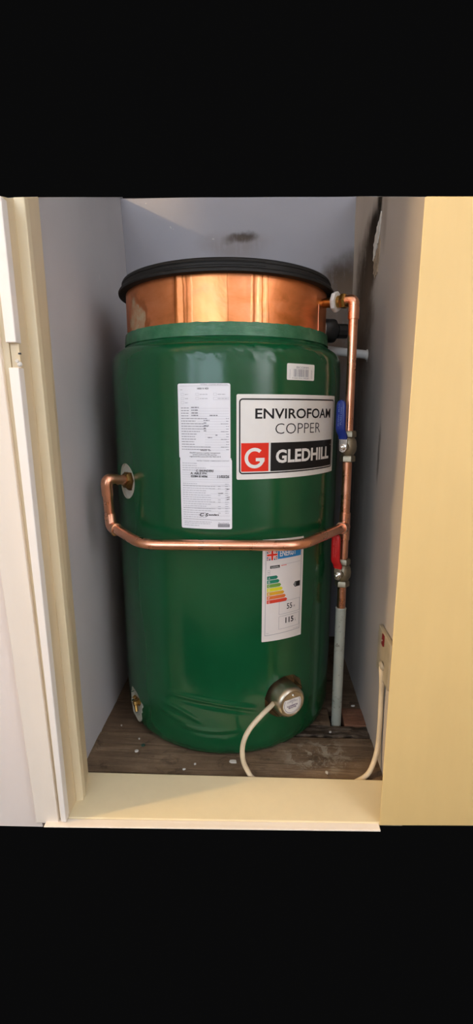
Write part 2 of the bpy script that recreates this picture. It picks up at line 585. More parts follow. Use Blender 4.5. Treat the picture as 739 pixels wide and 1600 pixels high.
# threshold and the strip in front of it
mb = MB().hexa([(-.27, -.276, -.004), (-.27, -.378, .002), (.30, -.359, .002), (.30, -.2685, -.004)],
               [(-.27, -.281, .008), (-.27, -.379, .008), (.30, -.359, .008), (.30, -.2705, .008)])
structure('trim_5', mb, M['sill'], 'cream painted threshold board under the cupboard opening', 'threshold', smooth=0, bevel=.002)
mb = MB().hexa([(-.26, -.379, .003), (-.26, -.394, .0045), (.262, -.372, .003), (.262, -.360, .001)],
               [(-.26, -.379, .0068), (-.26, -.394, .0066), (.262, -.372, .0060), (.262, -.360, .0068)])
structure('trim_6', mb, M['white_paint'], 'thin off white strip along the front of the threshold', 'threshold strip', smooth=0, bevel=.002)

# door leaf standing open on the right
mb = MB().hexa([(.2720, -.346, .004), (.2615, -.362, .004), (.62, -.362, .022), (.62, -.346, .022)],
               [(.2697, -.346, .889), (.2592, -.362, .884), (.62, -.362, .876), (.62, -.346, .881)])
structure('door_1', mb, M['door'], 'flush warm cream door leaf standing on the right of the opening', 'door', smooth=0, bevel=.0018)

# floorboards
fl = empty('floor')
tag(fl, 'old grimy floorboards under the green cylinder', 'floor', kind='structure')
mb = MB().box((-.30, -.30, -.05), (.31, .31, -.024))
obj('subfloor', mb, M['black'], fl, smooth=0)
def plank(x0, x1, y0, y1, mat, top=0.0, rough=.0012, ny=8, nx=40, ragged=0.0, y0r=None, y1r=None):
    mb = MB()
    y0r = y0 if y0r is None else y0r
    y1r = y1 if y1r is None else y1r
    vs, fs = [], []
    for j in range(ny + 1):
        for i in range(nx + 1):
            u, v = i / nx, j / ny
            x = x0 + (x1 - x0) * u
            ya, yb = y0 + (y0r - y0) * u, y1 + (y1r - y1) * u
            if j == 0: ya += ragged * noise.noise(Vector((x * 60, y0 * 9, 3)))
            y = ya + (yb - ya) * v
            z = top + rough * noise.noise(Vector((x * 14, y * 55, top * 90)))
            if ragged: z += ragged * .9 * min(0, noise.noise(Vector((x * 38, y * 150, 7))))
            if j in (0, ny): z -= .0015
            vs.append((x, y, z))
    W = nx + 1
    for j in range(ny):
        for i in range(nx):
            a = j * W + i
            fs.append((a, a + 1, a + W + 1, a + W))
    rim = [i for i in range(W)] + [j * W + nx for j in range(1, ny + 1)] + [ny * W + i for i in range(nx - 1, -1, -1)] + [j * W for j in range(ny - 1, 0, -1)]
    b = len(vs)
    vs += [(vs[i][0], vs[i][1], -.0235) for i in rim]
    L = len(rim)
    fs += [(rim[(k + 1) % L], rim[k], b + k, b + (k + 1) % L) for k in range(L)]
    mb.add(vs, fs)
    return obj('plank', mb, mat, fl, smooth=40)
plank(-.262, .298, -.268, -.1610, M['board'], 0, y0r=-.260, y1r=-.1535)
plank(-.262, .06, -.1570, -.055, M['board_b'], -.0015)
plank(.062, .298, -.1490, -.1320, M['board_rot'], -.001, .003, 8, 60, .007, y0r=-.1470)
plank(.062, .298, -.1290, -.1130, M['board_rot'], -.003, .003, 8, 60, .009)
plank(.062, .221, -.1120, -.055, M['board_b'], -.001)
plank(.2505, .298, -.1115, -.055, M['board_red'], .000, nx=10)
plank(-.262, .298, -.0530, .058, M['board_b'], -.001)
plank(-.262, .298, .0600, .170, M['board'], -.002)
plank(-.262, .298, .1720, .286, M['board_b'], -.001)

# landing behind the photographer
def hallbox(name, lo, hi, mat, label, cat):
    structure(name, MB().box(lo, hi), mat, label, cat, smooth=0)
hallbox('wall_hall_left', (-2.05, -3.2, 0), (-2.0, -.40, 2.4), M['hall'], 'landing wall behind the photographer, beside the window', 'wall')
hallbox('added_lamp_blocker', (-.95, -.609, 0), (-.90, -.34, 2.4), M['hall'], 'added unseen wall piece left of the cupboard, shading its inside from the warm lamp', 'wall')  # added out of view to block the warm lamp from the cupboard walls
hallbox('wall_hall_right', (1.3, -3.2, 0), (1.35, -.40, 2.4), M['hall'], 'landing wall opposite the window side', 'wall')
mb = MB().box((-2.0, -3.25, 0), (1.3, -3.2, .54)).box((-2.0, -3.25, 2.06), (1.3, -3.2, 2.4)).box((.04, -3.25, .54), (1.3, -3.2, 2.06)).box((-2.0, -3.25, .54), (-1.86, -3.2, 2.06))
structure('wall_hall_back', mb, M['hall'], 'landing wall with the window opening, behind the photographer', 'wall', smooth=0)
mb = MB().box((-1.37, -3.24, .54), (-1.29, -3.14, 2.06))
structure('window_1', mb, M['white_paint'], 'upright post between the two landing window openings', 'window', smooth=0)
hallbox('ceiling', (-2.0, -3.2, 2.4), (1.3, -.45, 2.45), M['hall'], 'landing ceiling', 'ceiling')
hallbox('floor_hall', (-2.0, -3.2, -.03), (1.3, -.72, 0.0), M['hall_floor'], 'landing floor behind the photographer', 'floor')

# ------------------------------------------------------------------ the cylinder
RB = .225
def on(phi, z, r=RB):             # phi in degrees from the front (-Y) towards +X
    a = math.radians(phi)
    return Vector((r * math.sin(a), -r * math.cos(a), z))
def rad(phi):
    a = math.radians(phi)
    return Vector((math.sin(a), -math.cos(a), 0))

tank = empty('hot_water_cylinder')
tag(tank, 'dark green foam-clad copper hot water cylinder with a black lid', 'water cylinder')

def sstep(a, b, x):
    t = max(0, min(1, (x - a) / (b - a)))
    return t * t * (3 - 2 * t)

def crease(s, z, s0, z0, s1, z1, wid, bow=0.0):
    t = (s - s0) / (s1 - s0)
    if t < -.05 or t > 1.05: return 0.0
    zc = z0 + (z1 - z0) * t + bow * math.sin(PI * max(0, min(1, t)))
    d = (z - zc) / wid
    if abs(d) > 3: return 0.0
    return math.exp(-d * d) * math.sin(PI * max(0, min(1, t))) ** .5

prof = [(0, 0), (.120, 0), (.205, 0), (.2155, .003), (.2205, .010), (.2235, .022)]
zz = .030
while zz < .150:
    prof.append((.225 - .0012 * (1 - sstep(.02, .10, zz)), zz)); zz += .0035
while zz < .700:
    prof.append((.225, zz)); zz += .018
for k in range(9): prof.append((.225 - .0002 * k, .700 + .0030 * k))
prof += [(.2230, .7275), (.2222, .7305), (.2208, .7340), (.2190, .7372), (.2168, .7400), (.2140, .7428), (.2108, .7452), (.2075, .7472), (.2040, .7492),
         (.2010, .7512), (.1985, .7540), (.1970, .7575), (.1960, .7620), (.1955, .7680), (.1945, .7770), (.1880, .7775), (0, .7775)]
mb = MB()
NS = 400
mb.lathe(prof, NS)
vs = []
for (x, y, z) in mb.v:
    r = math.hypot(x, y)
    if r > .19 and z > .001:
        a = math.atan2(x, -y)
        s = a * RB
        d = 0.0
        q = Vector((math.cos(a) * 3, math.sin(a) * 3, z * 4))
        d += .0007 * noise.noise(q)
        # gathered film on the shoulder
        if .700 < z < .760:
            win = sstep(.712, .722, z) * (1 - sstep(.738, .752, z))
            sl = s + (z - .725) * .9
            d += win * .0016 * noise.noise(Vector((sl * 120, z * 40, 2.5))) * (.2 + .8 * math.exp(-((a - .2) / .5) ** 2))
            d += win * .0008 * noise.noise(Vector((sl * 230, z * 70, 9))) * (.2 + .8 * math.exp(-((a - .2) / .5) ** 2))
        # creases near the base
        if z < .17:
            d += .0024 * crease(s, z, -.105, .120, .075, .098, .0050, .008)
            d -= .0018 * crease(s, z, -.105, .113, .075, .090, .0050, .008)
            d += .0020 * crease(s, z, -.120, .098, -.03, .072, .0040, .006)
            d += .0018 * crease(s, z, -.085, .060, .035, .060, .0040, -.004)
            d -= .0012 * crease(s, z, -.085, .054, .035, .054, .0040, -.004)
            d += .0015 * crease(s, z, -.13, .085, -.06, .066, .0035, -.003)
            d += .0016 * (1 - sstep(.01, .06, z)) * noise.noise(Vector((s * 45, z * 30, 4)))
        # faint dents at label height
        d -= .0008 * crease(s, z, .03, .555, .14, .560, .004)
        d -= .0007 * crease(s, z, -.02, .592, .05, .592, .003)
        x, y = x * (r + d) / r, y * (r + d) / r
    vs.append((x, y, z))
mb.v = vs
body = obj('body', mb, M['green'], tank, smooth=50)

def recess(phi, z, r, depth, nn=40, ragged=0.0):
    c = MB()
    Mx = along(on(phi, z, RB - depth), rad(phi))
    c.lathe([(0, 0), (r, 0), (r, depth + .03), (0, depth + .03)], nn, Mx)
    if ragged:
        ax = rad(phi)
        cc = on(phi, z)
        new = []
        for p in c.v:
            p = Vector(p); k = p - cc; h = k.dot(ax); t = k - ax * h
            if t.length > 1e-6:
                t *= 1 + ragged * noise.noise(Vector((t.z * 90, t.length * 10, t.x * 90)))
            new.append(cc + ax * h + t)
        c.v = [tuple(p) for p in new]
    return c
holes = [(-52, .511, .033, .006, 0.0), (-54.5, .046, .033, .010, .25), (32.5, .112, .0425, .030, .05)]
cut = MB()
for h in holes: 
    r_ = recess(*h[:4], ragged=h[4]); cut.add(r_.v, r_.f)
cm = bpy.data.meshes.new('cutter'); cm.from_pydata(cut.v, [], cut.f); cm.update()
co = bpy.data.objects.new('cutter', cm); COL.objects.link(co)
md = body.modifiers.new('holes', 'BOOLEAN'); md.operation = 'DIFFERENCE'; md.object = co; md.solver = 'EXACT'
dg = bpy.context.evaluated_depsgraph_get()
nm = bpy.data.meshes.new_from_object(body.evaluated_get(dg))
body.modifiers.clear()
old = body.data
body.data = nm
nm.name = 'body'
bpy.data.meshes.remove(old)
bpy.data.objects.remove(co)
bpy.data.meshes.remove(cm)
nm.shade_smooth()
nm.set_sharp_from_angle(angle=math.radians(50))

def liner(name, h, mat):
    phi, z, r, depth, rg = h
    mb = recess(phi, z, r * .995, depth - .0006, 48, rg)
    # keep floor and wall only, cut back flush with the green skin
    ax = rad(phi); cc = on(phi, z, RB - depth + .0006)
    vs = []
    for p in mb.v:
        p = Vector(p); hgt = (p - cc).dot(ax)
        if hgt > depth * .5:
            k = p - ax * hgt
            lim = 0.0
            rr = RB - .0004
            A = ax.x ** 2 + ax.y ** 2; Bq = k.x * ax.x + k.y * ax.y; Cq = k.x ** 2 + k.y ** 2 - rr * rr
            lim = (-Bq + math.sqrt(max(0, Bq * Bq - A * Cq))) / A
            p = k + ax * max(lim, .0005)
        vs.append(p)
    fs = [f for f in mb.f if not (len(f) == 3 and max(f) == len(mb.v) - 1)]
    fs = [tuple(reversed(f)) for f in fs]
    m2 = MB(); m2.add(vs, fs)
    return obj(name, m2, mat, tank, smooth=40)
liner('foam_port', holes[0], M['foam'])
lowfoam = liner('foam_port', holes[1], M['foam'])
liner('heater_recess', holes[2], M['foam_brown'])

# drain stub in the lower foam port
ax = rad(-55)
p0 = on(-54.5, .046, RB - .012)
mb = MB()
Mx = along(p0, ax)
mb.lathe([(0, 0), (.0075, 0), (.0075, .007), (.0055, .008), (.0055, .012), (.0065, .0125), (.0065, .016), (0, .016)], 6, Mx)
mb.tube([p0 + ax * .012, p0 + ax * .012 + Vector((.004, -.008, -.014))], .0036, 12)
mb.tube([p0 + ax * .010 + Vector((0, 0, .010)), p0 + ax * .014 + Vector((-.002, .006, .012))], .004, 10)
obj('drain_stub', mb, M['brass'], tank)

# copper band, its ripples, tape, lid
mb = MB()
pr = []
for k in range(14):
    pr.append((.193, .768 + .084 * k / 13))
mb.lathe(pr, 360)
vs = []
for (x, y, z) in mb.v:
    r = math.hypot(x, y); a = math.degrees(math.atan2(x, -y))
    d = .0004 * noise.noise(Vector((math.cos(math.radians(a)) * 7, math.sin(math.radians(a)) * 7, z * 8)))
    for a0, wd, am in ((-21, 1.4, .0011), (-16.5, 1.2, -.0006), (15.5, 1.3, .0012), (19, 1.0, -.0007), (4.5, .8, .0003), (-6, .7, -.0002)):
        d += am * math.exp(-((a - a0 - (z - .8) * 12) / wd) ** 2)
    vs.append((x * (r + d) / r, y * (r + d) / r, z))
mb.v = vs
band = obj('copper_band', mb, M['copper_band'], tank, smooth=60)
mb = MB()
mb.lathe([(.1935, .7775), (.1958, .7770), (.1972, .7700), (.1978, .7620), (.1985, .7560)][::-1], 300)
vs = []
for (x, y, z) in mb.v:
    r = math.hypot(x, y); a = math.atan2(x, -y)
    d = .0004 + .0011 * noise.noise(Vector((a * 22, z * 120, 1)))
    zz_ = z + (.0012 * noise.noise(Vector((a * 14, 5, 2))) if z > .774 else 0)
    vs.append((x * (r + d) / r, y * (r + d) / r, zz_))
mb.v = vs
obj('tape_band', mb, M['tape'], tank, smooth=60)
mb = MB()
mb.lathe([(.186, .8490), (.2035, .8478), (.2062, .8490), (.2066, .8520), (.2052, .8545), (.2015, .8558), (.2000, .8568), (.2000, .8622), (.1991, .8627), (.1991, .8636),
          (.2000, .8642), (.2000, .8672), (.1985, .8698), (.1950, .8712), (.1700, .8722), (.1650, .8706), (0, .8710)], 160)
lid = obj('lid', mb, M['lid'], tank, smooth=50)
mb = MB()
for r_, z_ in ((.2004, .8592), (.2004, .8655)):
    for i in range(40):
        a0, a1 = -30 + i * 1.3, -30 + (i + 1) * 1.3
        q = [on(a0, z_ - .0009, r_ - .0006), on(a1, z_ - .0009, r_ - .0006), on(a1, z_, r_), on(a0, z_, r_), on(a1, z_ + .0009, r_ - .0006), on(a0, z_ + .0009, r_ - .0006)]
        mb.add(q, [(0, 1, 2, 3), (3, 2, 4, 5)])
obj('lid_rib', mb, M['lid'], lid)

# ---- flat print wrapped on the cylinder
def P(u, v, h):                   # u = arc length from phi 0, v = height, h = stand-off
    a = u / RB
    return ((RB + h) * math.sin(a), -(RB + h) * math.cos(a), v)
def U(phi): return math.radians(phi) * RB

def sheet(mb, u0, u1, v0, v1, h, rc=0.0, nu=None, tilt=0.0):
    nu = nu or max(2, int((u1 - u0) / .006))
    us = [u0 + (u1 - u0) * i / nu for i in range(nu + 1)]
    if rc:
        us = sorted(set(us + [u0 + rc * (1 - math.cos(t * PI / 10)) for t in range(6)] + [u1 - rc * (1 - math.cos(t * PI / 10)) for t in range(6)]))
    vs, fs = [], []
    for u in us:
        d = min(u - u0, u1 - u)
        ins = rc - math.sqrt(max(0, rc * rc - (rc - d) ** 2)) if d < rc else 0.0
        tl = tilt * (u - u0)
        vs += [P(u, v0 + ins + tl, h), P(u, v1 - ins + tl, h), P(u, v0 + ins + tl, 0.0), P(u, v1 - ins + tl, 0.0)]
    for i in range(len(us) - 1):
        a, b = 4 * i, 4 * (i + 1)
        fs += [(a, b, b + 1, a + 1), (a, a + 2, b + 2, b), (a + 1, b + 1, b + 3, a + 3)]
    fs += [(0, 1, 3, 2), (4 * (len(us) - 1) + k for k in (1, 0, 2, 3))]
    fs = [tuple(f) for f in fs]
    mb.add(vs, fs)

def rect(mb, u0, u1, v0, v1, h, tilt=0.0, uref=None):
    nu = max(1, int((u1 - u0) / .006))
    uref = u0 if uref is None else uref
    vs, fs = [], []
    for i in range(nu + 1):
        u = u0 + (u1 - u0) * i / nu
        vs += [P(u, v0 + tilt * (u - uref), h), P(u, v1 + tilt * (u - uref), h)]
    for i in range(nu):
        a = 2 * i
        fs.append((a, a + 2, a + 3, a + 1))
    mb.add(vs, fs)

def poly(mb, pts, h):
    mb.add([P(u, v, h) for u, v in pts], [tuple(range(len(pts)))])

def frame(mb, u0, u1, v0, v1, t, h, rc=0.0, sides='lrtb'):
    if not rc:
        if 'b' in sides: rect(mb, u0, u1, v0, v0 + t, h)
        if 't' in sides: rect(mb, u0, u1, v1 - t, v1, h)
        if 'l' in sides: rect(mb, u0, u0 + t, v0, v1, h)
        if 'r' in sides: rect(mb, u1 - t, u1, v0, v1, h)
        return
    pts = []
    for cx, cy, a0 in ((u1 - rc, v0 + rc, -90), (u1 - rc, v1 - rc, 0), (u0 + rc, v1 - rc, 90), (u0 + rc, v0 + rc, 180)):
        for k in range(9):
            a = math.radians(a0 + k * 11.25)
            pts.append((cx, cy, math.cos(a), math.sin(a)))
    den = []
    for i in range(len(pts)):
        p, q = pts[i], pts[(i + 1) % len(pts)]
        a = (p[0] + rc * p[2], p[1] + rc * p[3], p[2], p[3]); b = (q[0] + rc * q[2], q[1] + rc * q[3], q[2], q[3])
        m_ = max(1, int(math.hypot(b[0] - a[0], b[1] - a[1]) / .006))
        for k in range(m_):
            den.append([a[j] + (b[j] - a[j]) * k / m_ for j in range(4)])
    vs, fs = [], []
    for x, y, cx, sy in den:
        vs += [P(x, y, h), P(x - cx * t, y - sy * t, h)]
    L = len(den)
    for i in range(L):
        j = (i + 1) % L
        fs.append((2 * i, 2 * j, 2 * j + 1, 2 * i + 1))
    mb.add(vs, fs)

_tc = {}
def text2d(body_, bold=0.0, shear=0.0):
    key = (body_, bold, shear)
    if key not in _tc:
        cu = bpy.data.curves.new('t', 'FONT')
        cu.body = body_
        cu.offset = bold
        cu.shear = shear
        cu.resolution_u = 3
        ob = bpy.data.objects.new('t', cu)
        me = bpy.data.meshes.new_from_object(ob)
        v = [(p.co.x, p.co.y) for p in me.vertices]
        f = [tuple(q.vertices) for q in me.polygons]
        bpy.data.objects.remove(ob)
        bpy.data.curves.remove(cu)
        bpy.data.meshes.remove(me)
        x0, x1 = min(a for a, b in v), max(a for a, b in v)
        y0, y1 = min(b for a, b in v), max(b for a, b in v)
        _tc[key] = ([((a - x0) / (x1 - x0), (b - y0) / (y1 - y0)) for a, b in v], f, (x1 - x0) / (y1 - y0))
    return _tc[key]

def text(mb, body_, u0, u1, v0, v1, h, bold=0.0, shear=0.0, tilt=0.0, fn=None):   # fitted to the box
    v, f, asp = text2d(body_, bold, shear)
    if u1 is None: u1 = u0 + asp * (v1 - v0)
    if u0 is None: u0 = u1 - asp * (v1 - v0)
    fn = fn or (lambda u, w_: P(u, w_, h))
    mb.add([fn(u0 + a * (u1 - u0), v0 + b * (v1 - v0) + tilt * a * (u1 - u0)) for a, b in v], f)

H1, H2, H3 = .0006, .0009, .0012

def line(parent, mat, name, *a, **k):     # one line of print as one piece
    mb = MB()
    text(mb, *a, **k)
    return obj(name, mb, mat, parent, smooth=0)

# brand label
lab = MB(); u0, u1 = U(8.0), U(64.6)
sheet(lab, u0, u1, .5275, .6640, H1, .0025)
lab = obj('brand_label', lab, M['sticker'], tank, smooth=0)
tag(lab, 'large white maker label with black and red blocks')
mb = MB()
frame(mb, U(9.0), U(63.2), .5365, .6575, .0022, H2, .006)
obj('border_line', mb, M['ink'], lab, smooth=0)
mb = MB(); text(mb, 'ENVIROFOAM', U(15.7), U(59.3), .6255, .6420, H2, .018); obj('lettering', mb, M['ink'], lab, smooth=0)
mb = MB(); text(mb, 'COPPER', U(24.6), U(50.2), .6010, .6180, H2, -.012); obj('lettering', mb, M['ink'], lab, smooth=0)
mb = MB(); rect(mb, U(9.9), U(21.7), .5405, .5870, H2); obj('red_block', mb, M['red_ink'], lab, smooth=0)
mb = MB(); rect(mb, U(22.6), U(62.0), .5400, .5870, H2); obj('black_block', mb, M['ink'], lab, smooth=0)
line(lab, M['sticker'], 'lettering', 'GLEDHILL', U(25.0), U(58.9), .5530, .5755, H3, .032)
line(lab, M['sticker'], 'lettering', 'TM', U(60.0), U(60.9), .5765, .5785, H3)
mb = MB()
# the round G with its bar
gc, gv, ro, ri = U(15.6), .5625, .0168, .0112
pv, fs = [], []
N_ = 40
for i in range(N_ + 1):
    a = math.radians(48 + (312 - 6) * i / N_)
    pv += [P(gc + ro * math.cos(a), gv + ro * math.sin(a), H3), P(gc + ri * math.cos(a), gv + ri * math.sin(a), H3)]
for i in range(N_): fs.append((2 * i, 2 * i + 2, 2 * i + 3, 2 * i + 1))
mb.add(pv, fs)
rect(mb, gc + .0018, gc + ro, gv - .0052, gv + .0002, H3)
poly(mb, [(gc + .0085, gv - .0052), (gc + .0105, gv - .0110), (gc + .0150, gv - .0078), (gc + ro, gv - .0052)], H3)
obj('round_letter', mb, M['sticker'], lab, smooth=0)

# barcode label
bl = MB(); sheet(bl, U(29.6), U(44.7), .6872, .7130, H1, .0022)
bl = obj('barcode_label', bl, M['sticker'], tank, smooth=0)
tag(bl, 'small white barcode sticker')
line(bl, M['grey_ink'], 'lettering', 'BICOMM', U(34.3), U(40.9), .7055, .7090, H2)
line(bl, M['grey_ink'], 'lettering', '5 060 416 130287', U(32.2), U(41.4), .6892, .6914, H2)
mb = MB(); uu = U(32.9); rr = random.Random(3)
while uu < U(41.0):
    wd = rr.choice((.0004, .0006, .0008, .0014)); rect(mb, uu, uu + wd, .6925, .7045, H2); uu += wd + rr.choice((.0005, .0007, .0013))
for k, uc in ((0, U(30.9)), (1, U(42.6)), (2, U(43.0))):
    v_ = .6905
    while v_ < .704:
        hgt = rr.choice((.0006, .0010, .0014)); rect(mb, uc, uc + .0008, v_, v_ + hgt, H2); v_ += hgt + .0007
tag(obj('bars', mb, M['grey_ink'], bl, smooth=0), kind='stuff')

# energy label (its top is behind the pipe)
el = MB(); sheet(el, U(19.6), U(41.3), .2330, .4230, H1, .001, tilt=-.045)
el = obj('energy_label', el, M['sticker_warm'], tank, smooth=0)
tag(el, 'tall white energy rating label with coloured arrows')
mb = MB(); frame(mb, U(21.0), U(40.1), .2440, .4150, .0008, H2)
obj('border_line', mb, M['grey_ink'], el, smooth=0)
for v0_, v1_ in ((.2805, .3050), (.2520, .2770)):
    mb = MB(); frame(mb, U(28.0), U(39.6), v0_, v1_, .0005, H2, .0008); obj('figure_box', mb, M['grey_ink'], el, smooth=0)
mb = MB(); rect(mb, U(29.0), U(39.5), .3745, .3749, H2)
obj('rule_line', mb, M['grey_ink'], el, smooth=0)
mb = MB(); rect(mb, U(26.9), U(39.6), .3855, .4080, H2); obj('blue_banner', mb, M['blue_ink'], el, smooth=0)
mb = MB(); text(mb, 'ENERGY', U(27.9), U(36.8), .3895, .4010, H3, .02); obj('lettering', mb, M['sticker'], el, smooth=0)
# flag
fu0, fu1, fv0, fv1 = U(21.6), U(26.6), .3850, .4040
mb = MB(); rect(mb, fu0, fu1, fv0, fv1, H2); flag = obj('flag', mb, M['navy'], el, smooth=0)
def band(mb, a, b, t, h):
    dx, dy = b[0] - a[0], b[1] - a[1]; l_ = math.hypot(dx, dy); nx, ny = -dy / l_ * t, dx / l_ * t
    poly(mb, [(a[0] - nx, a[1] - ny), (b[0] - nx, b[1] - ny), (b[0] + nx, b[1] + ny), (a[0] + nx, a[1] + ny)], h)
mb = MB(); e_ = .0012
band(mb, (fu0 + e_, fv0 + e_), (fu1 - e_, fv1 - e_), .0017, .00100); band(mb, (fu0 + e_, fv1 - e_), (fu1 - e_, fv0 + e_), .0017, .00104)
mu, mv = (fu0 + fu1) / 2, (fv0 + fv1) / 2
rect(mb, fu0, fu1, mv - .0033, mv + .0033, .00112); rect(mb, mu - .0033, mu + .0033, fv0, fv1, .00116)
obj('flag_white', mb, M['sticker'], el, smooth=0)
mb = MB()
band(mb, (fu0 + e_, fv0 + e_), (fu1 - e_, fv1 - e_), .0006, .00108); band(mb, (fu0 + e_, fv1 - e_), (fu1 - e_, fv0 + e_), .0006, .00109)
rect(mb, fu0, fu1, mv - .0019, mv + .0019, .00124); rect(mb, mu - .0019, mu + .0019, fv0, fv1, .00128)
obj('flag_red', mb, M['red_ink'], el, smooth=0)
mb = MB(); rect(mb, U(23.2), U(28.0), .3695, .3745, H2); obj('maker_bar', mb, M['ink'], el, smooth=0)
mb = MB()
vcls = .3327
rect(mb, U(36.6), U(39.6), vcls - .0050, vcls + .0050, H2); poly(mb, [(U(35.6), vcls), (U(36.6), vcls - .0050), (U(36.6), vcls + .0050)], H2)
obj('class_arrow', mb, M['ink'], el, smooth=0)
line(el, M['ink'], 'lettering', '55', U(32.2), U(35.2), .2885, .2990, H2, .01)
line(el, M['ink'], 'lettering', 'W', U(36.0), U(36.9), .2890, .2935, H2)
line(el, M['ink'], 'lettering', '115', U(31.6), U(36.2), .2615, .2725, H2, .03)
line(el, M['ink'], 'lettering', 'L', U(37.1), U(37.6), .2622, .2675, H2)
line(el, M['grey_ink'], 'lettering', '812/2013', U(36.3), U(39.3), .2462, .2478, H2)
line(el, M['grey_ink'], 'lettering', '2021', U(21.7), U(22.9), .2475, .2490, H2)
line(el, M['sticker'], 'lettering', 'C', U(36.2), U(37.1), vcls - .0026, vcls + .0026, H3, .02)
line(el, M['sticker'], 'lettering', 'GLEDHILL', U(23.6), U(27.6), .3708, .3732, H3, .01)
mb = MB(); rect(mb, U(28.7), U(31.6), .3722, .3732, H2); obj('red_note', mb, M['red_ink'], el, smooth=0)
for v_ in (.3632, .3585):
    mb = MB(); frame(mb, U(22.0), U(23.2), v_, v_ + .0040, .0004, H2); obj('tick_box', mb, M['grey_ink'], el, smooth=0)
cols = [(.004, .17, .11), (.006, .22, .13), (.16, .34, .05), (.72, .66, .02), (.70, .36, .02), (.70, .16, .03), (.66, .045, .02)]
for i, c in enumerate(cols):
    v1_ = .3560 - i * .00745; v0_ = v1_ - .0064
    ue = U(26.4) + i * (U(31.6) - U(26.4)) / 6
    mb = MB()
    rect(mb, U(21.8), ue, v0_, v1_, H2)
    poly(mb, [(ue, v0_), (ue + .0030, (v0_ + v1_) / 2), (ue, v1_)], H2)
    ar = obj('rating_arrow', mb, plain('rating_colour', c, .45), el, smooth=0)
for i, ch in enumerate('ABCDEFG'):
    v1_ = .3560 - i * .00745
    line(el, M['sticker'], 'lettering', ch, U(22.4), U(23.2), v1_ - .0052, v1_ - .0014, H3)

# specification sheet, upper and lower halves
sp = MB(); sheet(sp, U(-16.3), U(5.5), .5620, .6805, H1, .0028)
sheet(sp, U(-16.0), U(6.1), .4440, .5610, H1, .0028)
rect(sp, U(-15.9), U(5.8), .5600, .5630, H1)
sp = obj('specification_sheet', sp, M['paper'], tank, smooth=0)
tag(sp, 'long white paper sheet of printed rows and handwriting')
mb = MB(); rr = random.Random(11)
def row(mb, ua, ub, v, hh=.0011):
    u = ua
    while u < ub:
        wl = rr.uniform(.0018, .0062)
        rect(mb, u, min(u + wl, ub), v, v + hh, H2); u += wl + .0008
rows = MB(); faint = MB()
for i in range(17):
    v = .6420 - i * .00412
    row(rows, U(-15.0), U(-15.0) + rr.uniform(.016, .050) if i > 3 else U(-11.6), v)
    if i > 3:
        rect(faint, U(-8 + (3 if i > 8 else 0)), U(3.5), v - .0002, v + .0001, H2)
        row(rows, U(3.7) if i % 3 else U(1.6), U(4.9), v, .0009)
    else:
        rect(faint, U(-11), U(4.9), v - .0002, v + .0001, H2)
for i, (a, b) in enumerate(((-10.6, -7.4), (-10.5, -7.8), (-10.5, -7.8))): row(mb, U(a), U(b), .6425 - i * .0043, .0017)
row(mb, U(-10.5), U(-7.7), .6300, .0017); row(mb, U(-2.9), U(.3), .6300, .0017)
for i, wd in enumerate((2.4, 1.1, 2.1, .8, 1.0)): row(mb, U(-5.4), U(-5.4 + wd), .6223 - i * .00412, .0016)
row(mb, U(-.6), U(.2), .5990, .0016); row(mb, U(-3.8), U(-2.0), .5952, .0016)
row(faint, U(-15.2), U(-14.2), .6705, .0009)
for (a, v) in ((-14.9, .6625), (-14.9, .6560), (-14.9, .6495), (-8.6, .6625), (-8.6, .6560), (-1.3, .6625)):
    frame(faint, U(a), U(a + 1.3), v - .0005, v + .0032, .0003, H2)
    row(faint, U(a + 1.7), U(a + (4.9 if a > -10 else 3.1)), v + .0006, .0010)
frame(faint, U(-1.3), U(4.9), .6552, .6592, .0003, H2); row(faint, U(.4), U(4.6), .6566, .0010)
rect(faint, U(-15.4), U(5.0), .6765, .6769, H2)
text(rows, 'MATERIAL / CYLINDER SPECIFICATION', U(-6.6), U(4.4), .6776, .6794, H2)
text(rows, 'VENTED CYLINDER COMMISSIONING CHECKLIST', U(-8.6), U(5.0), .5575, .5593, H2, .01)
for i in range(26):
    v = .5535 - i * .00375
    if .520 < v < .541: 
        rect(faint, U(-15.2), U(5.3), v, v + .0003, H2); continue
    row(faint, U(-15.0), U(-15.0) + rr.choice((.025, .040, .048, .055)), v, .0011)
    if i % 2: rect(faint, U(-3), U(5.2), v - .0006, v - .0003, H2)
    if 7 < i < 23:
        row(faint, U(3.2), U(4.6), v, .0010)
        if i % 3: row(faint, U(.2), U(1.3), v, .0010)
for v in (.5170, .4795, .4598): rect(rows, U(-15.1), U(5.4), v, v + .0004, H2)
row(faint, U(-14.6), U(-2.6), .4555, .001); row(faint, U(-14.6), U(-3.2), .4525, .001); row(faint, U(-14.6), U(-8), .4490, .001)
rect(rows, U(.1), U(5.1), .4475, .4528, H2)
text(rows, 'Benchmark', U(.4), U(4.8), .4532, .4556, H2, .01)
tag(obj('printed_rows', rows, M['grey_ink'], sp, smooth=0), kind='stuff')
tag(obj('faint_rows', faint, M['faint_ink'], sp, smooth=0), kind='stuff')
tag(obj('typed_entries', mb, M['grey_ink'], sp, smooth=0), kind='stuff')
for body_, a, b, v0_, v1_ in (('1050 X 450', -7.9, -3.3, .6712, .6740), ('90/06/26  15st', -6.9, -2.6, .5744, .5766), ('Gledhill operate a quality management', -11.6, 1.3, .5698, .5722),
                              ('system audited by BSI and has', -10.3, -.2, .5668, .5691), ('registered firm status EN ISO 9001:2015', -11.6, 1.5, .5637, .5661)):
    line(sp, M['ink'], 'lettering', body_, U(a), U(b), v0_, v1_, H2, .01)
line(sp, M['faint_ink'], 'lettering', 'CERTIFICATE', U(.4), U(4.2), .4490, .4512, H3, .01)
